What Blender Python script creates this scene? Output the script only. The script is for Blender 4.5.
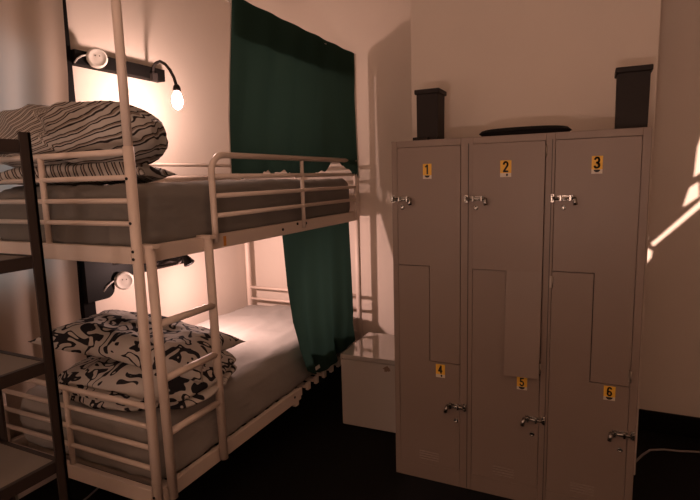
import bpy, bmesh, math, random
from mathutils import Vector, Matrix, noise
random.seed(4)
C = bpy.context.scene
COL = C.collection
for o in list(bpy.data.objects):
    bpy.data.objects.remove(o, do_unlink=True)
PI = math.pi

# ------------------------------------------------------------------ camera
CAM = Vector((0.0, 0.0, 1.651))
fwd = Vector((-0.42902381, 0.89250005, -0.13922008))
rgt = Vector((0.90255934, 0.42976452, -0.02625046))
upv = Vector((-0.03640331, 0.13691645, 0.98991347))
cd = bpy.data.cameras.new('camera')
cd.sensor_width = 36.0
cd.lens = 512.674 / 700.0 * 36.0
cd.clip_start = 0.02
cam = bpy.data.objects.new('camera', cd)
COL.objects.link(cam)
M3 = Matrix((rgt, upv, -fwd)).transposed()
cam.matrix_world = Matrix.Translation(CAM) @ M3.to_4x4()
C.camera = cam

# ------------------------------------------------------------------ world, lights, exposure
C.view_settings.view_transform = 'Standard'
C.view_settings.look = 'None'
C.view_settings.gamma = 1.0
C.view_settings.use_curve_mapping = False
C.view_settings.exposure = 0.55
SKY_STRENGTH = 0.6
UPPER_LAMP_E = 340.0
LOWER_LAMP_W = 23.0
ROOM_LAMP_W = 165.0
GOBO_SPOT_W = 6500.0
WARM = (1.0, 0.670, 0.55)
PINK = (1.0, 0.635, 0.56)
w = bpy.data.worlds.new('night_sky')
C.world = w
w.use_nodes = True
w.node_tree.nodes['Background'].inputs[0].default_value = (0.86, 0.90, 1.0, 1)
w.node_tree.nodes['Background'].inputs[1].default_value = SKY_STRENGTH

def lamp(name, kind, loc, watts, color, radius, target=None, spot=None):
    l = bpy.data.lights.new(name, kind)
    l.energy = watts
    l.color = color
    l.shadow_soft_size = radius
    o = bpy.data.objects.new(name, l)
    COL.objects.link(o)
    o.location = loc
    if target is not None:
        o.rotation_euler = (Vector(target) - Vector(loc)).to_track_quat('-Z', 'Y').to_euler()
    if spot:
        l.spot_size = spot
        l.spot_blend = 0.1
    return o

GOBO_SPOT = Vector((0.9, -5.5, 2.1))        # unseen spot added behind the front wall to throw the light slivers
lamp('added_gobo_spot', 'SPOT', GOBO_SPOT, GOBO_SPOT_W, (1.0, 0.68, 0.56), 0.007, (0.42, 3.60, 1.40), math.radians(8))

# ------------------------------------------------------------------ materials
def mat(name, color, rough=0.6, metal=0.0, spec=0.5, bump=0.0, bscale=60.0, var=0.0, vscale=4.0, coat=0.0):
    m = bpy.data.materials.new(name)
    m.use_nodes = True
    nt = m.node_tree
    b = nt.nodes['Principled BSDF']
    b.inputs['Base Color'].default_value = (*color, 1)
    b.inputs['Roughness'].default_value = rough
    b.inputs['Metallic'].default_value = metal
    b.inputs['Specular IOR Level'].default_value = spec
    b.inputs['Coat Weight'].default_value = coat
    tc = nt.nodes.new('ShaderNodeTexCoord')
    if var > 0:
        n = nt.nodes.new('ShaderNodeTexNoise')
        n.inputs['Scale'].default_value = vscale
        n.inputs['Detail'].default_value = 5
        nt.links.new(tc.outputs['Object'], n.inputs['Vector'])
        mx = nt.nodes.new('ShaderNodeMix')
        mx.data_type = 'RGBA'
        mx.inputs['A'].default_value = (*[c * (1 - var) for c in color], 1)
        mx.inputs['B'].default_value = (*[min(1, c * (1 + var)) for c in color], 1)
        nt.links.new(n.outputs['Fac'], mx.inputs['Factor'])
        nt.links.new(mx.outputs['Result'], b.inputs['Base Color'])
    if bump > 0:
        n2 = nt.nodes.new('ShaderNodeTexNoise')
        n2.inputs['Scale'].default_value = bscale
        n2.inputs['Detail'].default_value = 4
        nt.links.new(tc.outputs['Object'], n2.inputs['Vector'])
        bp = nt.nodes.new('ShaderNodeBump')
        bp.inputs['Strength'].default_value = bump
        bp.inputs['Distance'].default_value = 0.01
        nt.links.new(n2.outputs['Fac'], bp.inputs['Height'])
        nt.links.new(bp.outputs['Normal'], b.inputs['Normal'])
    return m

def emis(name, color, strength):
    m = bpy.data.materials.new(name)
    m.use_nodes = True
    b = m.node_tree.nodes['Principled BSDF']
    b.inputs['Base Color'].default_value = (0.9, 0.85, 0.8, 1)
    b.inputs['Emission Color'].default_value = (*color, 1)
    b.inputs['Emission Strength'].default_value = strength
    return m

def cloth(name, color, trans, tcol, bump=0.25):
    m = bpy.data.materials.new(name)
    m.use_nodes = True
    nt = m.node_tree
    nt.nodes.remove(nt.nodes['Principled BSDF'])
    out = nt.nodes['Material Output']
    d = nt.nodes.new('ShaderNodeBsdfDiffuse')
    t = nt.nodes.new('ShaderNodeBsdfTranslucent')
    mx = nt.nodes.new('ShaderNodeMixShader')
    d.inputs[0].default_value = (*color, 1)
    t.inputs[0].default_value = (*tcol, 1)
    mx.inputs[0].default_value = trans
    nt.links.new(d.outputs[0], mx.inputs[1])
    nt.links.new(t.outputs[0], mx.inputs[2])
    nt.links.new(mx.outputs[0], out.inputs['Surface'])
    tc = nt.nodes.new('ShaderNodeTexCoord')
    n = nt.nodes.new('ShaderNodeTexNoise')
    n.inputs['Scale'].default_value = 300
    bp = nt.nodes.new('ShaderNodeBump')
    bp.inputs['Strength'].default_value = bump
    bp.inputs['Distance'].default_value = 0.002
    nt.links.new(tc.outputs['Object'], n.inputs['Vector'])
    nt.links.new(n.outputs['Fac'], bp.inputs['Height'])
    nt.links.new(bp.outputs['Normal'], d.inputs['Normal'])
    return m

def ramp(nt, stops, interp='LINEAR'):
    r = nt.nodes.new('ShaderNodeValToRGB')
    r.color_ramp.interpolation = interp
    e = r.color_ramp.elements
    while len(e) < len(stops):
        e.new(0.5)
    for el, (p, c) in zip(e, stops):
        el.position = p
        el.color = (*c, 1)
    return r

def striped():
    m = mat('striped_cotton', (0.4, 0.35, 0.3), 0.9, spec=0.1, bump=0.25, bscale=40)
    nt = m.node_tree
    b = nt.nodes['Principled BSDF']
    a = nt.nodes.new('ShaderNodeAttribute')
    a.attribute_name = 'stripe'
    fr = nt.nodes.new('ShaderNodeMath')
    fr.operation = 'FRACT'
    nt.links.new(a.outputs['Fac'], fr.inputs[0])
    L, Dk, Mid = (0.50, 0.47, 0.435), (0.030, 0.023, 0.022), (0.25, 0.20, 0.165)
    r = ramp(nt, [(0.0, L), (0.36, L), (0.40, Dk), (0.52, Dk), (0.57, L), (0.64, L), (0.68, Mid), (0.78, Mid), (0.81, Dk), (0.88, Dk), (0.92, L)])
    nt.links.new(fr.outputs[0], r.inputs['Fac'])
    nt.links.new(r.outputs['Color'], b.inputs['Base Color'])
    return m

def leafy():
    m = mat('patterned_cotton', (0.4, 0.4, 0.4), 0.9, spec=0.1, bump=0.2, bscale=40)
    nt = m.node_tree
    b = nt.nodes['Principled BSDF']
    tc = nt.nodes.new('ShaderNodeTexCoord')
    n = nt.nodes.new('ShaderNodeTexNoise')
    n.inputs['Scale'].default_value = 8.2
    n.inputs['Detail'].default_value = 1.2
    n.inputs['Distortion'].default_value = 1.1
    nt.links.new(tc.outputs['Object'], n.inputs['Vector'])
    Lt, Dk, Gy = (0.58, 0.53, 0.48), (0.028, 0.026, 0.029), (0.20, 0.18, 0.17)
    r = ramp(nt, [(0.0, Lt), (0.385, Lt), (0.39, Dk), (0.45, Dk), (0.455, Lt), (0.61, Lt), (0.615, Dk), (0.70, Dk), (0.705, Lt)])
    nt.links.new(n.outputs['Fac'], r.inputs['Fac'])
    nt.links.new(r.outputs['Color'], b.inputs['Base Color'])
    return m

def glass():
    m = bpy.data.materials.new('window_glass')
    m.use_nodes = True
    nt = m.node_tree
    nt.nodes.remove(nt.nodes['Principled BSDF'])
    t = nt.nodes.new('ShaderNodeBsdfTransparent')
    g = nt.nodes.new('ShaderNodeBsdfGlossy')
    g.inputs['Roughness'].default_value = 0.02
    mx = nt.nodes.new('ShaderNodeMixShader')
    mx.inputs[0].default_value = 0.06
    nt.links.new(t.outputs[0], mx.inputs[1])
    nt.links.new(g.outputs[0], mx.inputs[2])
    nt.links.new(mx.outputs[0], nt.nodes['Material Output'].inputs['Surface'])
    return m

MT = dict(
    wall=mat('cream_wall_paint', (0.66, 0.57, 0.49), 0.75, spec=0.25, bump=0.10, bscale=25, var=0.05, vscale=2.0),
    ceil=mat('ceiling_paint', (0.66, 0.60, 0.52), 0.85, spec=0.2),
    floor=mat('black_floor', (0.006, 0.0055, 0.005), 0.8, spec=0.15, bump=0.2, bscale=200),
    black_trim=mat('black_gloss_paint', (0.004, 0.0035, 0.003), 0.5, spec=0.12),
    dark_trim=mat('dark_wood_trim', (0.005, 0.004, 0.0035), 0.7, spec=0.08),
    bed=mat('white_bed_metal', (0.72, 0.60, 0.51), 0.42, spec=0.45, bump=0.05, bscale=120),
    bolt=mat('dark_bolt', (0.02, 0.018, 0.016), 0.4, metal=0.6),
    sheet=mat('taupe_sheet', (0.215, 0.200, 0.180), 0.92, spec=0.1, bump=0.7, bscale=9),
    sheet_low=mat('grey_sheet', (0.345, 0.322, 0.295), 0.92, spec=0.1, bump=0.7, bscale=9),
    striped=striped(), leafy=leafy(),
    green=cloth('green_curtain_cloth', (0.031, 0.066, 0.051), 0.33, (0.026, 0.058, 0.046)),
    edge_strip=mat('white_edge_strip', (0.7, 0.66, 0.6), 0.8),
    drape=cloth('pale_drape_cloth', (0.50, 0.40, 0.32), 0.42, (0.60, 0.55, 0.48)),
    locker=mat('taupe_locker_enamel', (0.245, 0.185, 0.150), 0.42, spec=0.45, bump=0.04, bscale=14, var=0.06, vscale=3.5),
    locker_dark=mat('locker_shadow_gap', (0.05, 0.04, 0.035), 0.7),
    chrome=mat('chrome_steel', (0.36, 0.34, 0.31), 0.26, metal=1.0),
    brass=mat('pale_hinge_steel', (0.40, 0.34, 0.28), 0.4, metal=0.8),
    yellow=mat('yellow_plate', (0.80, 0.46, 0.045), 0.5),
    white_plate=mat('white_plate', (0.62, 0.55, 0.45), 0.5),
    ink=mat('black_ink', (0.008, 0.007, 0.006), 0.6),
    black=mat('black_plastic', (0.022, 0.017, 0.015), 0.6, spec=0.2),
    black_soft=mat('black_soft_cover', (0.010, 0.009, 0.009), 0.8, spec=0.2),
    white_plastic=mat('white_plastic', (0.68, 0.62, 0.55), 0.4),
    cord=mat('white_cord', (0.6, 0.55, 0.5), 0.5),
    grey_cord=mat('grey_cord', (0.25, 0.22, 0.2), 0.5),
    cab=mat('white_cabinet_laminate', (0.50, 0.44, 0.39), 0.35, spec=0.5),
    cabtop=mat('glossy_white_top', (0.50, 0.45, 0.40), 0.03, spec=0.9, coat=1.0),
    scuff=mat('brown_scuff', (0.25, 0.16, 0.11), 0.8),
    shelf_metal=mat('dark_brown_shelf_frame', (0.040, 0.028, 0.023), 0.5, spec=0.4, bump=0.08, bscale=30),
    board=mat('pale_shelf_board', (0.27, 0.23, 0.19), 0.55, bump=0.05, bscale=20, var=0.1),
    glass=glass(),
    frame=mat('window_frame_paint', (0.6, 0.55, 0.48), 0.5),
    gobo=mat('dark_gobo_sheet', (0.10, 0.09, 0.08), 0.8),
    bulb=emis('glowing_bulb', (1.0, 0.66, 0.57), UPPER_LAMP_E), bulb_back=emis('bulb_housing_glow', (1.0, 0.66, 0.57), 130.0),
    globe=emis('frosted_globe', WARM, 115.0),
    tag=mat('white_fabric_label', (0.7, 0.68, 0.62), 0.7),
    sticker=mat('orange_sticker', (0.65, 0.25, 0.03), 0.6),
)

# ------------------------------------------------------------------ mesh helpers
def new_bm():
    return bmesh.new()

def box(bm, x0, x1, y0, y1, z0, z1, bevel=0.0, mi=0):
    r = bmesh.ops.create_cube(bm, size=1.0)
    vs = r['verts']
    for v in vs:
        v.co = Vector(((x0 + x1) / 2 + v.co.x * (x1 - x0), (y0 + y1) / 2 + v.co.y * (y1 - y0), (z0 + z1) / 2 + v.co.z * (z1 - z0)))
    fs = set(f for v in vs for f in v.link_faces)
    for f in fs:
        f.material_index = mi
    if bevel > 0:
        es = list(set(e for v in vs for e in v.link_edges))
        g = bmesh.ops.bevel(bm, geom=es, offset=bevel, segments=2, affect='EDGES', profile=0.5)
        for f in g['faces']:
            f.material_index = mi
    return vs

def tube(bm, pts, r, seg=12, mi=0, caps=True, r1=None):
    pts = [Vector(p) for p in pts]
    n = len(pts)
    rings = []
    t0 = (pts[1] - pts[0]).normalized()
    a = Vector((0, 0, 1)) if abs(t0.z) < 0.9 else Vector((1, 0, 0))
    u = t0.cross(a).normalized()
    for i, p in enumerate(pts):
        if i == 0: t = pts[1] - pts[0]
        elif i == n - 1: t = pts[-1] - pts[-2]
        else: t = (pts[i + 1] - pts[i]).normalized() + (pts[i] - pts[i - 1]).normalized()
        t.normalize()
        u = (u - t * u.dot(t)).normalized()
        v = t.cross(u)
        rr = r if r1 is None else r + (r1 - r) * i / (n - 1)
        rings.append([bm.verts.new(p + (u * math.cos(2 * PI * k / seg) + v * math.sin(2 * PI * k / seg)) * rr) for k in range(seg)])
    for i in range(n - 1):
        for k in range(seg):
            f = bm.faces.new((rings[i][k], rings[i][(k + 1) % seg], rings[i + 1][(k + 1) % seg], rings[i + 1][k]))
            f.smooth = True
            f.material_index = mi
    if caps:
        for ring, rev in ((rings[0], True), (rings[-1], False)):
            f = bm.faces.new(list(reversed(ring)) if rev else ring)
            f.material_index = mi

def lathe(bm, prof, origin, axis=(0, 0, 1), seg=24, mi=0):
    ax = Vector(axis).normalized()
    q = Vector((0, 0, 1)).rotation_difference(ax)
    o = Vector(origin)
    rings = []
    for (r, h) in prof:
        rings.append([bm.verts.new(o + q @ Vector((max(r, 1e-4) * math.cos(2 * PI * k / seg), max(r, 1e-4) * math.sin(2 * PI * k / seg), h))) for k in range(seg)])
    for i in range(len(rings) - 1):
        for k in range(seg):
            f = bm.faces.new((rings[i][k], rings[i][(k + 1) % seg], rings[i + 1][(k + 1) % seg], rings[i + 1][k]))
            f.smooth = True
            f.material_index = mi
    f = bm.faces.new(list(reversed(rings[0]))); f.material_index = mi
    f = bm.faces.new(rings[-1]); f.material_index = mi

def prism(bm, poly, axis, a, b, mi=0):
    """poly: list of 2-D points extruded along axis ('x','y','z') from a to b"""
    def P(p, t):
        if axis == 'y': return Vector((p[0], t, p[1]))
        if axis == 'x': return Vector((t, p[0], p[1]))
        return Vector((p[0], p[1], t))
    A = [bm.verts.new(P(p, a)) for p in poly]
    B = [bm.verts.new(P(p, b)) for p in poly]
    fs = [bm.faces.new(A), bm.faces.new(list(reversed(B)))]
    n = len(poly)
    for i in range(n):
        fs.append(bm.faces.new((A[i], B[i], B[(i + 1) % n], A[(i + 1) % n])))
    for f in fs: f.material_index = mi

def grid(bm, fn, nu, nv, smooth=True, mi=0, wrap=False):
    vs = [[bm.verts.new(fn(i / nu, j / nv)) for j in range(nv + 1)] for i in range(nu + 1)]
    for i in range(nu):
        for j in range(nv):
            f = bm.faces.new((vs[i][j], vs[i + 1][j], vs[i + 1][j + 1], vs[i][j + 1]))
            f.smooth = smooth
            f.material_index = mi
    return vs

def obj(name, bm, m, parent=None, base=None):
    """link bm (world coordinates) as one mesh; base = object origin in world"""
    bmesh.ops.recalc_face_normals(bm, faces=bm.faces)
    me = bpy.data.meshes.new(name)
    off = Vector(base) if base is not None else (Vector(parent['_base']) if parent is not None else Vector((0, 0, 0)))
    for v in bm.verts: v.co -= off
    bm.to_mesh(me)
    bm.free()
    for mm in (m if isinstance(m, (list, tuple)) else [m]):
        me.materials.append(MT[mm])
    o = bpy.data.objects.new(name, me)
    COL.objects.link(o)
    if parent is not None:
        o.parent = parent
        o['_base'] = tuple(off)
        if tuple(off) != tuple(parent['_base']):
            o.location = off - Vector(parent['_base'])
    else:
        o.location = off
        o['_base'] = tuple(off)
    return o

def tag(o, label, cat, group=None):
    o['label'] = label
    o['category'] = cat
    if group: o['group'] = group
    return o

def thing(name, label, cat, base, group=None):
    o = bpy.data.objects.new(name, None)
    o.empty_display_size = 0.05
    COL.objects.link(o)
    o.location = base
    o['_base'] = tuple(base)
    return tag(o, label, cat, group)

def struct(name, bm, m, parent=None):
    o = obj(name, bm, m, parent)
    if parent is None: o['kind'] = 'structure'
    return o

def arc(c, r, a0, a1, n, ax1, ax2):
    c = Vector(c); ax1 = Vector(ax1); ax2 = Vector(ax2)
    return [c + ax1 * (r * math.cos(a0 + (a1 - a0) * i / n)) + ax2 * (r * math.sin(a0 + (a1 - a0) * i / n)) for i in range(n + 1)]

# ------------------------------------------------------------------ the room
XW, YB, YBR, XR, YF, ZC = -2.72, 3.60, 3.00, 1.85, -1.80, 3.3
BX0, BX1 = -1.012, 0.250
b = new_bm(); box(b, XW - .1, XR + .1, YF - .1, YB + .1, -0.1, 0.0); struct('floor', b, 'floor')
b = new_bm(); box(b, XW - .1, XR + .1, YF - .1, YB + .1, ZC, ZC + .1); struct('ceiling', b, 'ceil')
# left wall with the draped window
WY0, WY1, WZ0, WZ1 = 0.55, 1.86, 1.13, 2.42
b = new_bm()
box(b, XW - .1, XW, YF - .1, WY0, 0, ZC); box(b, XW - .1, XW, WY1, YB + .1, 0, ZC)
box(b, XW - .1, XW, WY0, WY1, 0, WZ0); box(b, XW - .1, XW, WY0, WY1, WZ1, ZC)
struct('wall_left', b, 'wall')
b = new_bm(); box(b, XW, BX0 + .02, YB, YB + .1, 0, ZC); box(b, BX1 - .02, XR, YB, YB + .1, 0, ZC); box(b, BX0 + .02, BX1 - .02, YB, YB + .1, 0, ZC)
struct('wall_back', b, 'wall')
b = new_bm(); box(b, BX0, BX1, YBR, YB - .001, 0.001, ZC - .001, bevel=.004); struct('wall_chimney_breast', b, 'wall')
b = new_bm(); box(b, XR, XR + .1, YF - .1, YB + .1, 0, ZC); struct('wall_right', b, 'wall')
FX0, FX1, FZ0, FZ1 = 0.40, 1.10, 1.00, 2.25
b = new_bm()
box(b, XW, FX0, YF - .1, YF, 0, ZC); box(b, FX1, XR, YF - .1, YF, 0, ZC)
box(b, FX0, FX1, YF - .1, YF, 0, FZ0); box(b, FX0, FX1, YF - .1, YF, FZ1, ZC)
struct('wall_front', b, 'wall')
b = new_bm(); box(b, BX1, XR, YB - .018, YB, 0, .135, bevel=.003); struct('baseboard_back', b, 'black_trim')
b = new_bm(); box(b, XW, BX0, YB - .018, YB, 0, .135, bevel=.003); struct('baseboard_alcove', b, 'black_trim')
# dark timber post at the edge of the window
b = new_bm(); box(b, XW, XW + .05, 1.955, 2.035, 0, ZC, bevel=.004); struct('trim_1', b, 'dark_trim')

def window(name, axis, a0, a1, z0, z1, at, depth):
    e = bpy.data.objects.new(name, None); COL.objects.link(e); e['kind'] = 'structure'; e['_base'] = (0, 0, 0)
    f = new_bm(); p = new_bm()
    def bx(bm, u0, u1, w0, w1, t=depth, d0=0.0):
        if axis == 'x': box(bm, at + d0, at + d0 + t, u0, u1, w0, w1)
        else: box(bm, u0, u1, at + d0, at + d0 + t, w0, w1)
    k = .045
    bx(f, a0, a0 + k, z0, z1); bx(f, a1 - k, a1, z0, z1); bx(f, a0 + k, a1 - k, z0, z0 + k); bx(f, a0 + k, a1 - k, z1 - k, z1)
    bx(f, a0 + k, a1 - k, (z0 + z1) / 2 - .015, (z0 + z1) / 2 + .015)
    bx(p, a0 + k, a1 - k, z0 + k, z1 - k, .004, depth / 2 + .02)
    obj('window_frame', f, 'frame', e); obj('window_pane', p, 'glass', e)
window('window_1', 'x', WY0, WY1, WZ0, WZ1, XW - .08, .04)
window('added_window', 'y', FX0, FX1, FZ0, FZ1, YF - .09, .03)  # unseen opening added to let the spot in

# added sheet behind the camera, holes shaped so the spot throws the slivers
POLYS = [[(0.514, 1.603), (0.551, 1.637), (0.592, 1.755), (0.60, 2.035), (0.57, 2.00), (0.539, 1.848), (0.522, 1.775)],
         [(0.469, 1.428), (0.495, 1.54), (0.537, 1.574), (0.544, 1.49)],
         [(0.606, 1.521), (0.608, 1.486), (0.541, 1.410), (0.331, 1.190), (0.31, 1.202), (0.345, 1.236)],
         [(0.273, 1.188), (0.318, 1.208), (0.324, 1.159), (0.32, 1.115), (0.283, 1.066)],
         [(0.279, 1.227), (0.298, 1.243), (0.3, 1.235), (0.28, 1.216)]]
YBL = YF + .005
def back(p):
    t = (YBL - GOBO_SPOT.y) / (YB - GOBO_SPOT.y)
    return (GOBO_SPOT.x + (p[0] - GOBO_SPOT.x) * t, GOBO_SPOT.z + (p[1] - GOBO_SPOT.z) * t)
cu = bpy.data.curves.new('light_gobo', 'CURVE')
cu.dimensions = '2D'; cu.fill_mode = 'BOTH'; cu.extrude = 0.0008
for poly in [[(FX0 - .05, FZ0 - .05), (FX1 + .05, FZ0 - .05), (FX1 + .05, FZ1 + .05), (FX0 - .05, FZ1 + .05)]] + [[back(p) for p in q] for q in POLYS]:
    s = cu.splines.new('POLY'); s.points.add(len(poly) - 1); s.use_cyclic_u = True
    for pt, p in zip(s.points, poly): pt.co = (p[0], p[1], 0, 1)
tmp = bpy.data.objects.new('tmp', cu)
COL.objects.link(tmp)
bpy.context.view_layer.update()
me = bpy.data.meshes.new_from_object(tmp)
bpy.data.objects.remove(tmp, do_unlink=True)
me.materials.clear(); me.materials.append(MT['gobo'])
gobo = bpy.data.objects.new('light_gobo', me); COL.objects.link(gobo)
gobo.rotation_euler = (PI / 2, 0, 0); gobo.location = (0, YBL, 0)
tag(gobo, 'dark blind sheet added behind the viewer, its holes cut to shape light', 'gobo')

# ------------------------------------------------------------------ bunk bed
XB, XK, Y1, Y2 = -1.606, -2.63, 1.426, 3.476
bed = thing('bunk_bed', 'white metal bunk bed with ladder, guard rails and canopy poles along left wall', 'bed', (-2.118, 2.451, 0))
PR = 0.0205
def part(name, fn, m, parent):
    bm = new_bm(); fn(bm); return obj(name, bm, m, parent)
for (x, y) in ((XB, Y1), (XB, Y2), (XK, Y1), (XK, Y2)):
    post = part('post', lambda bm: tube(bm, [(x, y, 0.0), (x, y, 1.79)], PR, 16), 'bed', bed)
    if x == XB:
        for z in (0.36, 0.335, 1.36, 1.39, 1.50, 1.67):
            part('bolt', lambda bm: lathe(bm, [(0.006, 0), (0.006, .004), (.003, .006)], (x, y - PR + .001, z), (0, -1, 0), 8), 'bolt', post)
for y in (Y1, Y2):
    part('canopy_pole', lambda bm: tube(bm, [(XB, y, 1.77), (XB, y, 2.515)], 0.0175, 14), 'bed', bed)
part('canopy_rod', lambda bm: tube(bm, [(XB, Y1, 2.505), (XB, Y2, 2.505)], 0.011, 12), 'bed', bed)
# rails
def rail_y(x, y0, y1, z0, z1):
    return lambda bm: box(bm, x - .014, x + .014, y0, y1, z0, z1, bevel=.003)
def rail_x(y, z0, z1):
    return lambda bm: box(bm, XK + PR, XB - PR, y - .014, y + .014, z0, z1, bevel=.003)
part('side_rail', rail_y(XB, Y1 + PR, Y2 - PR, 1.338, 1.405), 'bed', bed)
part('side_rail', rail_y(XK, Y1 + PR, Y2 - PR, 1.338, 1.405), 'bed', bed)
lr = part('side_rail', rail_y(XB, Y1 + PR, 2.565, 0.312, 0.381), 'bed', bed)
part('bracket', lambda bm: box(bm, XB - .012, XB + .012, 2.50, 2.54, 0.285, 0.315, bevel=.002), 'bed', lr)
part('bolt', lambda bm: lathe(bm, [(0.007, 0), (0.007, .004), (.002, .005)], (XB + .0135, 2.49, .352), (1, 0, 0), 10), 'bolt', lr)
part('side_rail', rail_y(XK, Y1 + PR, Y2 - PR, 0.312, 0.381), 'bed', bed)
for y in (Y1, Y2):
    for z0, z1 in ((1.338, 1.405), (0.312, 0.381)):
        part('end_rail', rail_x(y, z0, z1), 'bed', bed)
# end panels: bars and an upright in the middle
for y, zs, zb in ((Y1, (1.772, 1.675, 1.585, 1.496), 1.40), (Y1, (0.747, 0.660, 0.566, 0.475), .38), (Y2, (1.772, 1.675, 1.585, 1.496), 1.40), (Y2, (0.758, 0.660, 0.566, 0.475), .38)):
    pn = part('end_panel', lambda bm: tube(bm, [(-2.128, y, zb - .01), (-2.128, y, zs[0] - .004)], .0125, 10), 'bed', bed)
    for i, z in enumerate(zs):
        part('bar', lambda bm: tube(bm, [(XK + .01, y, z), (XB - .01, y, z)], .0125 if i == 0 else .0105, 12), 'bed', pn)
# front guard rail of the upper bunk
GX = XB + .024
R_ = .085
top = [(GX, 1.858, 1.372)] + [(GX, 1.858, 1.45)] + arc((GX, 1.858 + R_, 1.772 - R_), R_, PI, PI / 2, 8, (0, 1, 0), (0, 0, 1)) + [(GX, 3.405, 1.772)]
guard = part('guard_rail', lambda bm: tube(bm, top, .0150, 14), 'bed', bed)
for z in (1.675, 1.585, 1.494):
    part('bar', lambda bm: tube(bm, [(GX, 1.86, z), (GX, 3.405, z)], .0115, 12), 'bed', guard)
for y in (2.66, 3.405):
    part('upright', lambda bm: tube(bm, [(GX, y, 1.362), (GX, y, 1.772)], .0115, 12), 'bed', guard)
for yy, zz in ((2.44, 1.372), (2.70, 1.385), (2.60, 1.39)):
    part('bolt', lambda bm: lathe(bm, [(0.008, 0), (0.008, .005), (.003, .006)], (XB + .014, yy, zz), (1, 0, 0), 10), 'bolt', guard)
st = part('sticker', lambda bm: box(bm, XB + .0135, XB + .0145, 1.925, 1.945, 1.345, 1.392), 'sticker', bed)
st['label'] = 'orange sticker on the white rail'
# guard rail along the wall
wg = part('wall_guard_rail', lambda bm: tube(bm, [(XK, Y1, 1.772), (XK, Y2, 1.772)], .0125, 12), 'bed', bed)
for z in (1.686, 1.60, 1.50):
    part('bar', lambda bm: tube(bm, [(XK, Y1, z), (XK, Y2, z)], .0105, 12), 'bed', wg)
# ladder
LX = XB + .042
lad = part('ladder', lambda bm: tube(bm, [(LX - .012, 1.462, 1.40), (LX, 1.470, 0.335)], .020, 14), 'bed', bed)
part('stile', lambda bm: tube(bm, [(LX - .012, 1.800, 1.40), (LX, 1.800, 0.335)], .020, 14), 'bed', lad)
for y in (1.468, 1.800):
    part('hook', lambda bm: box(bm, XB - .022, XB + .06, y - .02, y + .02, 1.395, 1.412, bevel=.003), 'bed', lad)
for z in (1.088, .855, .62):
    part('rung', lambda bm: tube(bm, [(LX - .004, 1.470, z), (LX - .004, 1.800, z)], .0155, 12), 'bed', lad)
# slats of the lower and upper bases
for i in range(18):
    y = 1.53 + i * .108
    part('slat', lambda bm: box(bm, XK + .03, XB - .036, y - .019, y + .019, .318, .340, bevel=.003), 'bed', bed)
    part('slat_holder', lambda bm: box(bm, XB - .036, XB - .016, y - .018, y + .018, .306, .356, bevel=.003), 'bed', bed)
part('base_panel', lambda bm: box(bm, XK + .02, XB - .02, Y1 + .03, Y2 - .03, 1.352, 1.366), 'bolt', bed)

# ------------------------------------------------------------------ mattresses
def mattress(name, label, x0, x1, y0, y1, z0, z1, m, seed, rad=.05, sag=0.0):
    bm = new_bm()
    bmesh.ops.create_cube(bm, size=2.0)
    bmesh.ops.subdivide_edges(bm, edges=bm.edges[:], cuts=39, use_grid_fill=True)
    c = Vector(((x0 + x1) / 2, (y0 + y1) / 2, (z0 + z1) / 2)); h = Vector(((x1 - x0) / 2, (y1 - y0) / 2, (z1 - z0) / 2))
    for v in bm.verts:
        q = Vector((v.co.x * h.x, v.co.y * h.y, v.co.z * h.z))
        inn = Vector([max(-h[i] + rad, min(h[i] - rad, q[i])) for i in range(3)])
        d = q - inn
        if d.length > 1e-6: q = inn + d.normalized() * min(rad, d.length)
        n = d.normalized() if d.length > 1e-6 else Vector((0, 0, 1))
        s = noise.noise(Vector((q.x * 3 + seed, q.y * 2.2, q.z * 3))) * .012
        # creases running down the sides and across the top
        s += (1 - abs(noise.noise(Vector((q.y * 5 + q.z * 5 + seed, q.x * 6, q.z * 2))))) ** 6 * .013
        if v.co.z > -0.9: q = q + n * s
        if v.co.z > 0.5: q.z -= sag * (1 - (q.y / h.y)) * .0
        v.co = c + q
    for f in bm.faces: f.smooth = True
    return tag(obj(name, bm, m, None, (c.x, c.y, z0)), label, 'mattress')
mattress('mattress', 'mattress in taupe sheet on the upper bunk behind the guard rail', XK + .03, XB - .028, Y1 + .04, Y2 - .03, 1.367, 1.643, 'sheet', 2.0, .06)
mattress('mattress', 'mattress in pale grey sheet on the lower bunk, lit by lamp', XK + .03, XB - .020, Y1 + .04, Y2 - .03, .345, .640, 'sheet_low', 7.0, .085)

# ------------------------------------------------------------------ bedding
def add_attr(o, vals):
    a = o.data.attributes.new('stripe', 'FLOAT', 'POINT')
    for i, v in enumerate(vals): a.data[i].value = v

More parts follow.
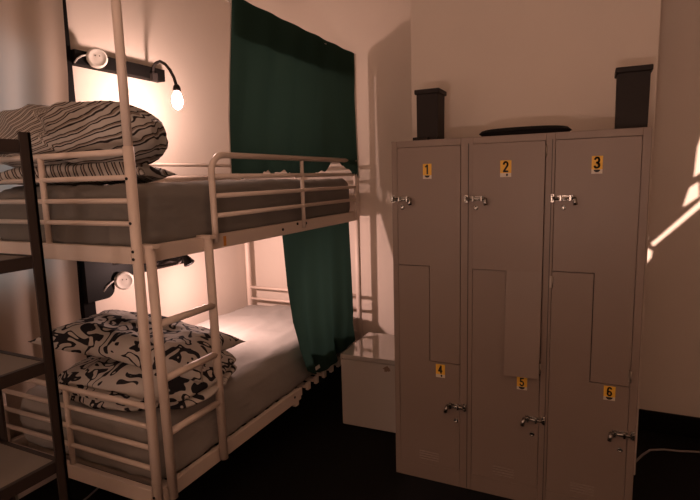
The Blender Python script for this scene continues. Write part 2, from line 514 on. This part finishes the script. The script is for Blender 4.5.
def cushion(name, label, cat, centre, half, rot, m, seed, pinch=.16, ex=4.0, wr=.012, stripe=None, tilt=0.0, tiltx=0.0, corner=1.0):
    """pillow: two domed faces meeting at a seam, corners drawn out to points"""
    bm = new_bm()
    N = 44
    hx, hy, hz = half
    Rz = Matrix.Rotation(rot, 3, 'Z') @ Matrix.Rotation(tilt, 3, 'Y') @ Matrix.Rotation(tiltx, 3, 'X')
    c = Vector(centre)
    def P(u, v, side):
        k = 1 - pinch * (1 - v * v) * abs(u) ** 3 * .9
        l = 1 - pinch * (1 - u * u) * abs(v) ** 3 * .9
        prof = (max(0, 1 - abs(u) ** ex) ** .55) * (max(0, 1 - abs(v) ** ex) ** .55)
        p = Vector((hx * u * k, hy * v * l, (hz if side > 0 else -.5 * hz) * prof))
        nz = noise.noise(Vector((p.x * 7 + seed, p.y * 7, side * 3)))
        rg = (1 - abs(noise.noise(Vector((p.x * 9 + seed * 2, p.y * 9 + p.x * 5, side))))) ** 4
        p.z += side * prof * (nz * wr + rg * wr * .8)
        p.z += noise.noise(Vector((u * 1.7 + seed, v * 1.7, 5.5))) * .02
        return c + Rz @ p
    for side in (1, -1):
        grid(bm, lambda a, b_: P(a * 2 - 1, b_ * 2 - 1, side), N, N)
    bmesh.ops.remove_doubles(bm, verts=bm.verts, dist=.0006)
    o = obj(name, bm, m, None, centre)
    if stripe: add_attr(o, [stripe(v.co + c) for v in o.data.vertices])
    return tag(o, label, cat)

def duvet(name, label, cat, centre, half, rot, m, seed, ex=3.2, wr=.02, stripe=None, folds=(), seam=False):
    """folded quilt: rounded lump with a crease where its layers meet"""
    bm = new_bm()
    bmesh.ops.create_icosphere(bm, subdivisions=6, radius=1.0)
    c = Vector(centre); Rz = Matrix.Rotation(rot, 3, 'Z')
    for v in bm.verts:
        d = v.co.normalized()
        k = (abs(d.x) ** ex + abs(d.y) ** ex + abs(d.z) ** 2.2) ** (-1 / ex)
        p = Vector((d.x * k * half[0], d.y * k * half[1], d.z * k * half[2]))
        s = noise.noise(Vector((p.x * 4 + seed, p.y * 4, p.z * 6))) * wr * 1.2
        s += ((1 - abs(noise.noise(Vector((p.x * 5 + p.z * 6 + seed, p.y * 7, p.z * 9))))) ** 4) * wr * .7
        for (z0, depth, wd) in folds:
            zz = z0 + .018 * math.sin(p.x * 9 + seed) + .02 * noise.noise(Vector((p.x * 6, p.y * 6, seed)))
            s -= depth * math.exp(-((p.z - zz) / wd) ** 2)
        aa = p.x * math.cos(rot) * .9 - p.z * -.25
        if name == 'quilt' and seam: s -= .022 * math.exp(-((aa + .03 + .012 * math.sin(p.z * 40)) / .014) ** 2)
        p += d * s
        if p.z < 0: p.z *= .92
        v.co = c + Rz @ p
    for f in bm.faces: f.smooth = True
    o = obj(name, bm, m, None, centre)
    if stripe: add_attr(o, [stripe(v.co + c) for v in o.data.vertices])
    return tag(o, label, cat)

hx_ = Vector((.9026, .4298))
FC = (-1.64, 1.75)     # fan centre of the quilt stripes (across, up)
def fan(p):
    a = p.x * hx_.x + p.y * hx_.y
    ang = math.atan2(p.z - FC[1], a - FC[0])
    wv = .22 * noise.noise(Vector((p.x * 9, p.y * 9, p.z * 9))) + .1 * noise.noise(Vector((p.x * 23, p.y * 23, p.z * 23)))
    seam = 2.35 if a < -1.335 - .25 * (p.z - 1.9) + .015 * math.sin(p.z * 60) else 0.0
    return 50 + ang * (12.0 + seam) + 2.0 * wv - 5.0 * (p.y - 1.75)
def side_stripe(p):
    return 50 + (p.x + .5 * p.y) * 26 + 14 * p.z + .5 * noise.noise(Vector((p.x * 8, p.y * 8, p.z * 8)))
cushion('pillow', 'striped pillow lying flat on the upper bunk under the striped quilt', 'pillow', (-2.235, 1.72, 1.690), (.37, .22, .058), .45, 'striped', 3.1, stripe=side_stripe)
duvet('quilt', 'bulky striped brown and cream quilt heaped on the upper bunk', 'quilt', (-2.25, 1.71, 1.874), (.39, .24, .156), .50, 'striped', 1.3, stripe=fan, wr=.026, seam=True)
cushion('pillow', 'black and white patterned pillow on top of folded bedding, lower bunk', 'pillow', (-2.01, 1.79, .862), (.43, .27, .085), .30, 'leafy', 5.2, pinch=.2, tilt=.20)
duvet('quilt', 'folded black and white patterned quilt under the pillow, lower bunk', 'quilt', (-1.97, 1.765, .715), (.405, .30, .108), .20, 'leafy', 2.4, wr=.018, folds=((.0, .03, .012), (-.05, .025, .012)))

# ------------------------------------------------------------------ green bunk curtains
def lerp(a, b_, t): return a + (b_ - a) * t
def pw(x, pts):
    if x <= pts[0][0]: return pts[0][1]
    for (x0, y0), (x1, y1) in zip(pts, pts[1:]):
        if x <= x1: return lerp(y0, y1, (x - x0) / (x1 - x0))
    return pts[-1][1]
def upper(u, v):
    y = lerp(lerp(2.085, 2.062, v), lerp(3.452, 3.448, v), u)
    zb = pw(u, [(0, 1.672), (.17, 1.672), (.20, 1.695), (.40, 1.695), (.43, 1.674), (.62, 1.674), (.70, 1.705), (.755, 1.772), (.80, 1.755), (.87, 1.70), (.93, 1.68), (1, 1.655)])
    zb += .008 * math.sin(u * 60) + .006 * math.sin(u * 131)
    z = lerp(2.525, zb, v)
    inn = pw(u, [(0, 1), (.70, 1), (.80, 0), (1, 0)])
    xo = lerp(.018, -.034, min(1, v * 1.5)) * inn + lerp(.018, .040, max(0, v * 1.6 - .6)) * (1 - inn)
    x = XB + xo + (.004 + .006 * v) * math.sin(u * 34 + 2 * v) + .004 * noise.noise(Vector((u * 9, v * 4, 1)))
    return Vector((x, y, z))
b = new_bm(); grid(b, upper, 120, 60)
cu1 = tag(obj('privacy_curtain', b, 'green', None, (XB, 2.76, 1.65)), 'dark green curtain hanging from the rod beside the upper bunk', 'curtain')
b = new_bm(); grid(b, lambda u, v: Vector((XB - .016 - .01 * v + .005 * math.sin(u * 50), lerp(2.12, 3.445, u), lerp(2.525, 2.34, v))), 120, 8)
obj('rod_pocket', b, 'green', cu1)
def strip(fn, u0, out):  # pale strip laid along one side edge of the curtain
    bm = new_bm()
    grid(bm, lambda a, v: fn(u0, v) + Vector((.003 + .003 * a, out * a * .012, 0)), 1, 50)
    return bm
obj('edge_strip', strip(upper, 0.0, -1), 'edge_strip', cu1)['label'] = 'pale strip along the edge'
obj('edge_strip', strip(upper, 1.0, 1), 'edge_strip', cu1)['label'] = 'pale strip along the edge'
def lower(u, v):
    yl = pw(v, [(0, 2.478), (.35, 2.445), (.6, 2.445), (.8, 2.48), (1, 2.56)])
    yr = pw(v, [(0, 3.372), (.4, 3.30), (.85, 3.22), (1, 3.25)])
    zb = pw(u, [(0, .50), (.12, .45), (.3, .41), (.55, .43), (.8, .46), (1, .50)])
    y = lerp(yl, yr, u)
    z = lerp(1.336, zb, v)
    am = .004 + .018 * v
    x = XB - .02 + .075 * min(1, v * 1.3) + am * math.sin(u * 15 + .6) + .5 * am * math.sin(u * 31 + 1 + 2 * v)
    return Vector((x, y, z))
b = new_bm(); grid(b, lower, 90, 60)
cu2 = tag(obj('privacy_curtain', b, 'green', None, (XB, 2.95, .4)), 'short dark green curtain hanging down beside the lower bunk', 'curtain')
b = new_bm()
p0 = lower(.28, .955) + Vector((.012, 0, 0))
box(b, p0.x, p0.x + .003, p0.y - .03, p0.y + .03, p0.z - .012, p0.z + .012)
obj('care_label', b, 'tag', cu2)['label'] = 'small white label near the bottom edge'

# ------------------------------------------------------------------ pale window drape on the left wall
def drape(u, v):
    y = lerp(-.1, pw(v, [(0, 2.012), (.25, 1.992), (.4, 1.962), (.6, 1.93), (.75, 1.915), (1, 1.93)]), u)
    x = -2.662 + .026 * math.sin(u * 62 + 1.2 * v) * (.4 + .6 * v) + .012 * math.sin(u * 23 + 3 + v)
    return Vector((x, y, lerp(2.92, .28, v)))
b = new_bm(); grid(b, drape, 220, 40)
dr = tag(obj('window_curtain', b, 'drape', None, (-2.63, 1, .28)), 'pale beige window curtain hanging at the left behind the bunk bed', 'curtain')
b = new_bm(); tube(b, [(-2.635, -.2, 2.925), (-2.635, 2.03, 2.925)], .012)
obj('curtain_rod', b, 'dark_trim', dr)

# ------------------------------------------------------------------ wall shelf boards, adapters, reading lamps
b = new_bm(); box(b, XW, XW + .075, 2.037, 2.705, 2.325, 2.402, bevel=.004)
up = tag(obj('wall_board', b, 'dark_trim', None, (XW, 2.43, 2.325)), 'dark wooden board on the wall above the upper bunk', 'wall board')
b = new_bm(); [lathe(b, [(.006, 0), (.006, .003), (.002, .004)], (XW + .075, y, 2.378), (1, 0, 0), 8) for y in (2.14,)]
obj('screw', b, 'chrome', up)
b = new_bm(); box(b, XW, XW + .075, 2.15, 2.78, 1.075, 1.165, bevel=.004)
lowb = tag(obj('wall_board', b, 'black_trim', None, (XW, 2.4, 1.06)), 'black board on the wall above the lower bunk pillows', 'wall board')
prof = [(1.96, 1.26), (2.145, 1.26), (2.15, 1.06)] + [(2.09 + .06 * math.cos(a), 1.03 + .06 * math.sin(a)) for a in [-i * PI / 12 for i in range(7)]] + [(1.96, .97)]
b = new_bm(); prism(b, prof, 'x', XW + .001, XW + .085)
obj('end_panel', b, 'black_trim', lowb)

def adapter(loc, label, blabel):
    t = thing('wall_adapter', label, 'adapter', loc, 'round white adapters')
    x, y, z = loc
    d = Vector((.86, -.45, -.05)).normalized()
    bm = new_bm(); lathe(bm, [(.048, 0), (.056, .008), (.056, .030), (.051, .038), (.044, .040), (.042, .038), (.02, .038)], loc, d, 32)
    obj('body', bm, 'white_plastic', t)
    bm = new_bm()
    for s in (-1, 1):
        lathe(bm, [(.0035, 0), (.0035, .002)], Vector(loc) + d * .0375 + Vector((.005 * s, .010 * s, .010)), d, 8)
    obj('socket_hole', bm, 'bolt', t)
    bm = new_bm()
    p0 = Vector(loc) + d * .02
    tube(bm, [p0 + Vector((-.02, -.05, .01)), p0 + Vector((-.015, -.085, -.002)), p0 + Vector((-.02, -.11, -.02)), p0 + Vector((-.03, -.125, -.045))], .0045, 8)
    obj('cord', bm, 'cord', t)
    return t
adapter((XW + .085, 2.165, 2.372), 'round white plug adapter on the board above the upper bunk', '')
adapter((XW + .095, 2.205, 1.062), 'round white plug adapter under the board above the lower bunk', '')

# upper lamp: gooseneck with a glowing bulb
ul = thing('reading_lamp', 'lit gooseneck reading lamp arching over the upper bunk', 'lamp', (-2.64, 2.59, 2.36))
ctrl = [(-2.64, 2.59, 2.36), (-2.62, 2.583, 2.403), (-2.58, 2.567, 2.414), (-2.53, 2.552, 2.415), (-2.47, 2.532, 2.389), (-2.41, 2.508, 2.342), (-2.35, 2.475, 2.283), (-2.31, 2.449, 2.228)]
b = new_bm(); tube(b, ctrl, .0095, 10); obj('gooseneck', b, 'black', ul)
b = new_bm(); box(b, -2.650, -2.615, 2.570, 2.61, 2.308, 2.362, bevel=.004); obj('clamp', b, 'black', ul)
b = new_bm(); lathe(b, [(.011, .0), (.019, -.010), (.023, -.026), (.023, -.040), (.016, -.042)], (-2.306, 2.445, 2.236), (0, 0, 1), 16); obj('lamp_head', b, 'black', ul)
b = new_bm(); lathe(b, [(.012, .0), (.017, -.008), (.027, -.028), (.032, -.060), (.026, -.090), (.013, -.105), (.002, -.108)], (-2.304, 2.441, 2.196), (0, 0, 1), 24)
b.normal_update()
for f in b.faces:      # light leaves the side turned to the room; the housing behind glows less
    f.material_index = 0 if f.normal.dot(Vector((.80, -.35, -.48))) > .0 else 1
obj('bulb', b, ['bulb', 'bulb_back'], ul)

# lower lamp: conical head turned down the bunk
ll = thing('reading_lamp', 'black cone headed reading lamp beside the lower bunk board', 'lamp', (-2.64, 2.44, 1.09))
b = new_bm(); tube(b, [(-2.65, 2.438, 1.097), (-2.56, 2.448, 1.112), (-2.45, 2.426, 1.131), (-2.37, 2.415, 1.146), (-2.32, 2.396, 1.175), (-2.285, 2.384, 1.203)], .0100, 10); obj('gooseneck', b, 'black', ll)
b = new_bm(); box(b, -2.65, -2.595, 2.42, 2.47, 1.085, 1.13, bevel=.004); obj('clamp', b, 'black', ll)
b = new_bm(); tube(b, [(-2.645, 2.55, 1.11), (-2.60, 2.58, 1.12), (-2.58, 2.62, 1.105)], .008, 8); obj('bracket', b, 'black', ll)
ax = Vector((.10, .42, -.80)).normalized()
o0 = Vector((-2.282, 2.382, 1.208))
b = new_bm(); lathe(b, [(.008, -.006), (.012, 0), (.036, .066), (.034, .0661), (.011, .004), (.004, .003)], o0, ax, 24); obj('lamp_head', b, 'black', ll)
lamp('lower_bulb_light', 'POINT', o0 + ax * .100, LOWER_LAMP_W * .45, PINK, .03)
sp = lamp('lower_bulb_beam', 'SPOT', o0 + ax * .085, LOWER_LAMP_W * 1.25, PINK, .03, o0 + ax * .085 + Vector((.12, .80, -.50)), math.radians(150))
sp.data.spot_blend = .8

# ------------------------------------------------------------------ shelving unit at the left
su = thing('shelving_unit', 'dark metal shelving unit with pale boards at the left edge', 'shelf', (-1.93, .68, 0))
SX1, SX0, SY1, SY0 = -1.716, -2.10, 1.125, .24
for x, sx in ((SX1, -1), (SX0, 1)):
    for y, sy in ((SY1, -1), (SY0, 1)):
        part('post', lambda bm: (box(bm, min(x, x + sx * .038), max(x, x + sx * .038), min(y, y + sy * .010), max(y, y + sy * .010), 0, 1.83), box(bm, min(x, x + sx * .008), max(x, x + sx * .008), min(y, y + sy * .038), max(y, y + sy * .038), 0, 1.83)), 'shelf_metal', su)
for z in (1.805, 1.415, 1.04, .665, .12):
    sh = part('shelf', lambda bm: (box(bm, SX0 + .008, SX1 - .008, SY1 - .030, SY1 - .012, z - .042, z), box(bm, SX0 + .008, SX1 - .008, SY0 + .012, SY0 + .030, z - .042, z), box(bm, SX1 - .026, SX1 - .008, SY0 + .03, SY1 - .03, z - .042, z), box(bm, SX0 + .008, SX0 + .026, SY0 + .03, SY1 - .03, z - .042, z)), 'shelf_metal', su)
    part('board', lambda bm: box(bm, SX0 + .026, SX1 - .026, SY0 + .03, SY1 - .03, z - .02, z - .003), 'board', sh)

# ------------------------------------------------------------------ locker bank
LX0, LX1, LY0, LY1, LH = -.960, .203, 2.52, 2.985, 1.83
lk = thing('locker_bank', 'taupe metal six door locker bank numbered 1 to 6 against the wall', 'locker', ((LX0 + LX1) / 2, 2.75, 0))
DY = LY0 + .006
cols = [(-.930, -.600), (-.540, -.212), (-.172, .170)]
b = new_bm()
box(b, LX0, LX0 + .012, LY0 + .012, LY1, 0, LH); box(b, LX1 - .012, LX1, LY0 + .012, LY1, 0, LH)
box(b, LX0 + .012, LX1 - .012, LY1 - .01, LY1, 0, LH)
box(b, LX0 + .012, LX1 - .012, LY0 + .012, LY1 - .01, LH - .012, LH); box(b, LX0 + .012, LX1 - .012, LY0 + .03, LY1 - .01, .08, .09)
xs = [LX0, cols[0][0], cols[0][1], cols[1][0], cols[1][1], cols[2][0], cols[2][1], LX1]
for i in (0, 2, 4, 6):
    box(b, xs[i], xs[i + 1], LY0 + .001, LY0 + .05, .002, LH - .001, bevel=.0025)
for i in (2, 4):
    mx = (xs[i] + xs[i + 1]) / 2
    box(b, mx + .006, mx + .009, LY0 - .0015, LY0 + .01, .01, LH - .03, mi=1)
for i in (1, 3, 5):
    box(b, xs[i], xs[i + 1], LY0 + .001, LY0 + .04, LH - .034, LH - .001, bevel=.002)
    box(b, xs[i], xs[i + 1], LY0 + .001, LY0 + .04, .002, .092, bevel=.002)
    box(b, xs[i], xs[i + 1], LY0 + .035, LY0 + .045, .09, LH - .03, mi=1)
obj('body', b, ['locker', 'locker_dark'], lk)

def circ(cx, cy, rx, ry, a0, a1, n=14):
    return [(cx + rx * math.cos(math.radians(a0 + (a1 - a0) * i / n)), cy + ry * math.sin(math.radians(a0 + (a1 - a0) * i / n))) for i in range(n + 1)]
DIGIT = {   # strokes in a box 1 high and about .55 wide
    '1': [[(.10, .78), (.30, .93), (.30, .07)]],
    '2': [circ(.27, .70, .20, .23, 170, -25) + [(.08, .07), (.49, .07)]],
    '3': [circ(.26, .72, .19, .21, 160, -70) , circ(.26, .28, .21, .21, 75, -160), [(.22, .51), (.33, .51)]],
    '4': [[(.36, .07), (.36, .93), (.06, .32), (.50, .32)]],
    '5': [[(.46, .93), (.12, .93), (.10, .55)], circ(.26, .31, .21, .25, 130, -160)],
    '6': [circ(.28, .29, .20, .22, 0, 360), [(.08, .29), (.10, .62)] + circ(.29, .68, .19, .25, 180, 30)]}
def glyph(bm, ch, cx, cz, h, y, mi, wd=.085):
    for st_ in DIGIT[ch]:
        P_ = [(cx + (a - .28) * h * .88, cz + (c_ - .5) * h) for a, c_ in st_]
        r = wd * h
        for (x0, z0), (x1, z1) in zip(P_, P_[1:]):
            L = math.hypot(x1 - x0, z1 - z0)
            if L < 1e-6: continue
            nx, nz = -(z1 - z0) / L * r, (x1 - x0) / L * r
            ex_, ez_ = (x1 - x0) / L * r * .6, (z1 - z0) / L * r * .6
            f = bm.faces.new([bm.verts.new((x0 - ex_ + nx, y, z0 - ez_ + nz)), bm.verts.new((x1 + ex_ + nx, y, z1 + ez_ + nz)), bm.verts.new((x1 + ex_ - nx, y, z1 + ez_ - nz)), bm.verts.new((x0 - ex_ - nx, y, z0 - ez_ - nz))])
            f.material_index = mi

def number_plate(door, n, x0, x1, z0, z1, yf):
    bm = new_bm()
    zs = z0 + (z1 - z0) * .24
    box(bm, x0, x1, yf - .002, yf, zs, z1, mi=0)
    box(bm, x0, x1, yf - .002, yf, z0, zs, mi=1)
    glyph(bm, str(n), (x0 + x1) / 2, zs + (z1 - zs) * .50, (z1 - zs) * .86, yf - .0028, 2)
    cx = (x0 + x1) / 2; r = (x1 - x0) * .30
    if n in (2, 4):
        prism(bm, [(cx + .006 + .005 * math.cos(a * PI / 6), z0 + .010 + .006 * math.sin(a * PI / 6)) for a in range(12)], 'y', yf - .0028, yf - .002, mi=2)
    else:
        prism(bm, [(cx + r * math.cos(PI + a * PI / 10), zs - .001 + r * .85 * math.sin(PI + a * PI / 10)) for a in range(11)], 'y', yf - .0028, yf - .002, mi=2)
    o = obj('number_plate', bm, ['yellow', 'white_plate', 'ink'], door)
    o['label'] = 'yellow plate with black number %d' % n

def latch(door, x0, x1, zc, yf, knob_right):
    """sliding bolt: base plate, bar in two keepers, a drop handle at one end"""
    bm = new_bm()
    sgn = 1 if knob_right else -1
    a, c = (x0, x1) if knob_right else (x1, x0)      # a = keeper end on the frame
    L = abs(x1 - x0)
    box(bm, min(a, a + sgn * .016), max(a, a + sgn * .016), yf - .004, yf, zc - .019, zc + .019, bevel=.001)
    box(bm, min(a + sgn * .026, a + sgn * L * .85), max(a + sgn * .026, a + sgn * L * .85), yf - .004, yf, zc - .010, zc + .012, bevel=.001)
    tube(bm, [(a + sgn * .002, yf - .013, zc), (a + sgn * L * .92, yf - .013, zc)], .0075, 10)
    for k in (.05, .38, .74):
        xx = a + sgn * L * k
        box(bm, xx - .005, xx + .005, yf - .024, yf - .003, zc - .013, zc + .014, bevel=.002)
    for k in (.06, .40, .80):
        lathe(bm, [(.004, 0), (.004, .002), (.0015, .003)], (a + sgn * L * k, yf - .004, zc + .012), (0, -1, 0), 8)
    xx = c - sgn * .010
    tube(bm, [(xx, yf - .014, zc), (xx, yf - .030, zc - .006), (xx + sgn * .004, yf - .032, zc - .030)], .0075, 10, r1=.0095)
    o = obj('latch', bm, 'chrome', door)
    o['label'] = 'chrome sliding bolt'

def key_lock(door, x, z, yf):
    bm = new_bm(); lathe(bm, [(.012, 0), (.012, .003), (.008, .005), (.008, .003), (.002, .003)], (x, yf, z), (0, -1, 0), 16)
    obj('key_lock', bm, 'chrome', door)

def hinge(door, x, z, yf, h=.045):
    bm = new_bm(); tube(bm, [(x, yf - .004, z - h / 2), (x, yf - .004, z + h / 2)], .0045, 10); box(bm, x - .012, x, yf - .002, yf, z - h / 2, z + h / 2)
    obj('hinge', bm, 'brass', door)

def louvers(door, x0, x1, z, n, yf):
    bm = new_bm()
    for i in range(n):
        zz = z - i * .014
        prism(bm, [(yf + .0005, zz), (yf - .003, zz - .004), (yf + .0005, zz - .008)], 'x', x0, x1)
    obj('louver', bm, 'locker', door)

dat = [  # n, column, step x, step z (left), foot z (right), upper plate, lower plate, protrusion of the upper door
    (1, 0, -.760, 1.190, .682, (-.791, -.747, 1.636, 1.711), (-.727, -.679, .600, .671), 0.0),
    (2, 1, -.377, 1.188, .676, (-.410, -.360, 1.636, 1.713), (-.318, -.270, .598, .663), 0.014),
    (3, 2, .006, 1.196, .684, (-.022, .022, 1.641, 1.718), (.065, .113, .609, .676), 0.0)]
G = .002
for n, c, sx, sz, fz, pu, pl, pr in dat:
    a, e = cols[c]
    zt, zb = LH - .036, .094
    # upper door: full width above the step, right half below it
    b = new_bm()
    prism(b, [(a + G, zt), (a + G, sz + G), (sx + G, sz + G), (sx + G, fz + G), (e - G, fz + G), (e - G, zt)], 'y', LY0 - pr, LY0 + .018)
    if pr:   # the foot of this door is bent outwards
        cut = bmesh.ops.bisect_plane(b, geom=b.verts[:] + b.edges[:] + b.faces[:], plane_co=(0, 0, sz + G), plane_no=(0, 0, 1))
        for v in b.verts:
            if v.co.z < sz: v.co.y -= .030 * (sz - v.co.z) / (sz - fz)
    ud = obj('door', b, 'locker', lk)
    b = new_bm()
    prism(b, [(a + G, sz - G), (a + G, zb), (e - G, zb), (e - G, fz - G), (sx - G, fz - G), (sx - G, sz - G)], 'y', LY0, LY0 + .018)
    ld = obj('door', b, 'locker', lk)
    ud['label'] = 'upper door number %d, wide at the top' % n
    ld['label'] = 'lower door number %d, wide at the bottom' % (n + 3)
    number_plate(ud, n, *pu, LY0 - pr)
    number_plate(ld, n + 3, *pl, LY0)
    lx = (-.958, -.577, -.187)[c]
    latch(ud, lx, lx + .113, 1.535, LY0 - pr, True)
    key_lock(ud, (-.903, -.521, -.131)[c], 1.492, LY0 - pr)
    rx = (-.566, -.183, .198)[c]
    latch(ld, rx - .108, rx, .456, LY0, False)
    key_lock(ld, (-.620, -.242, .143)[c], .376, LY0)
    louvers(ld, a + .11, a + .215, .168, 4, LY0)
    if c == 1: hinge(ud, e + .002, zt - .045, LY0, .05)
    if c > 0: hinge(ud, e + .002, fz + .05, LY0 - (.022 if pr else 0), .05)
    if c == 2: hinge(ld, a + .003, sz - .05, LY0, .055)

# ------------------------------------------------------------------ on top of the lockers
def bin_(x0, x1, y0, y1, z1, label):
    t = thing('storage_bin', label, 'bin', ((x0 + x1) / 2, (y0 + y1) / 2, LH), 'black bins on the lockers')
    bm = new_bm(); vs = box(bm, x0 + .008, x1 - .008, y0 + .01, y1 - .01, LH, z1 - .02)
    for v in vs:
        if v.co.z < LH + .01:
            v.co.x = (x0 + x1) / 2 + (v.co.x - (x0 + x1) / 2) * .97
    bmesh.ops.bevel(bm, geom=bm.edges[:], offset=.004, segments=2, affect='EDGES')
    obj('body', bm, 'black', t)
    bm = new_bm(); box(bm, x0, x1, y0, y1, z1 - .024, z1, bevel=.004); obj('rim', bm, 'black', t)
    return t
tb = bin_(-.868, -.736, 2.62, 2.77, 2.092, 'small black lidded bin on the lockers above door 1')
b = new_bm(); box(b, -.872, -.79, 2.60, 2.64, LH, LH + .02, bevel=.003); obj('foot', b, 'black', tb)
bin_(.058, .203, 2.62, 2.78, 2.10, 'larger black lidded bin on the lockers above door 3')
b = new_bm()
def tray(u, v, s):
    a = u * 2 * PI
    r = v
    x = -.325 + .212 * (abs(math.cos(a)) ** .6) * math.copysign(1, math.cos(a)) * r
    y = 2.66 + .10 * (abs(math.sin(a)) ** .6) * math.copysign(1, math.sin(a)) * r
    z = LH + .018 + s * .018 * (1 - r ** 8) ** .5 + (.004 * (1 - ((x + .325) / .212) ** 2) if s > 0 else 0)
    return Vector((x, y, z))
for s in (1, -1): grid(b, lambda u, v: tray(u, v, s), 48, 16)
bmesh.ops.remove_doubles(b, verts=b.verts, dist=.0004)
tag(obj('tray', b, 'black_soft', None, (-.325, 2.66, LH)), 'flat black rounded tray lying on the lockers above door 2', 'tray')

# ------------------------------------------------------------------ bedside cabinet
cb = thing('bedside_cabinet', 'small white bedside cabinet between the bunk bed and the lockers', 'cabinet', (-1.31, 3.17, 0))
CX0, CX1, CY0, CY1, CH = -1.497, -1.115, 2.915, 3.42, .50
b = new_bm(); box(b, CX0 + .004, CX1 - .002, CY0 + .02, CY1, .0, CH - .03, bevel=.002); obj('body', b, 'cab', cb)
b = new_bm(); box(b, CX0, CX1, CY0 - .004, CY1, CH - .03, CH, bevel=.003); obj('top', b, 'cabtop', cb)
b = new_bm(); box(b, CX0 + .002, CX1 - .004, CY0, CY0 + .018, .012, CH - .034, bevel=.002); dd = obj('door', b, 'cab', cb)
b = new_bm(); prism(b, [(-1.175 + .022 * math.cos(i * PI / 7) * (1 + .3 * math.sin(3 * i)), .435 + .018 * math.sin(i * PI / 7) * (1 + .3 * math.cos(2 * i))) for i in range(14)], 'y', CY0 - .0006, CY0 + .0004)
obj('scuff_mark', b, 'scuff', dd)['label'] = 'brown scuff in the upper right corner'
Rc = Matrix.Rotation(math.radians(2.0), 4, 'Z')
cb.rotation_euler = (0, 0, math.radians(2.0))

# ------------------------------------------------------------------ cables on the floor
b = new_bm(); tube(b, [(.05, 3.0, .006), (.19, 3.07, .006), (.257, 3.139, .006), (.30, 3.24, .006), (.345, 3.317, .006), (.42, 3.355, .006), (.50, 3.37, .006), (.606, 3.403, .006), (.9, 3.42, .006), (1.5, 3.44, .006)], .006, 8)
tag(obj('cable', b, 'grey_cord', None, (.4, 3.3, 0)), 'thin cable on the dark floor to the right of the lockers', 'cable')
b = new_bm(); tube(b, [(-2.37, 1.55, .005), (-2.383, 1.656, .005), (-2.409, 1.752, .005), (-2.43, 1.95, .005), (-2.40, 2.4, .005)], .005, 8)
tag(obj('cable', b, 'grey_cord', None, (-2.4, 1.8, 0)), 'thin cable on the floor under the lower bunk', 'cable')

# ------------------------------------------------------------------ added fill uplighter and wall globe lamp, behind the viewer
RLX, RLY, RLZ = -0.15, -1.2, 0.95
rl = thing('added_uplighter', 'added black uplighter behind the viewer, bowl shaped to dim the lower room', 'lamp', (RLX, RLY, 0))
b = new_bm(); tube(b, [(RLX, RLY, .02), (RLX, RLY, RLZ - .25)], .012); obj('pole', b, 'black', rl)
b = new_bm(); lathe(b, [(.14, 0), (.14, .012), (.02, .025)], (RLX, RLY, 0)); obj('base', b, 'black', rl)
b = new_bm(); lathe(b, [(.015, -.25), (.16, -.22), (.27, -.05), (.31, .155), (.306, .155), (.256, -.118), (.157, -.214), (.012, -.244)], (RLX, RLY, RLZ), seg=36); obj('lamp_shade', b, 'black', rl)  # deep bowl added to keep direct light off the lower lockers
gl = thing('reading_lamp', 'lit globe reading lamp on the left wall behind the viewer', 'lamp', (XW, -1.25, 1.1))
b = new_bm(); tube(b, [(XW, -1.25, 1.1), (-2.05, -1.25, 1.1)], .01); obj('arm', b, 'black', gl)
b = new_bm(); lathe(b, [(.012, -.05), (.04, -.035), (.05, 0), (.04, .035), (.012, .05)], (-2.0, -1.25, 1.1), (0, 0, 1), 20); obj('globe', b, 'globe', gl)
lamp('room_light', 'POINT', (RLX, RLY, RLZ), ROOM_LAMP_W, WARM, .20)  # fill light inside the added uplighter

for o in bpy.data.objects:
    if '_base' in o: del o['_base']
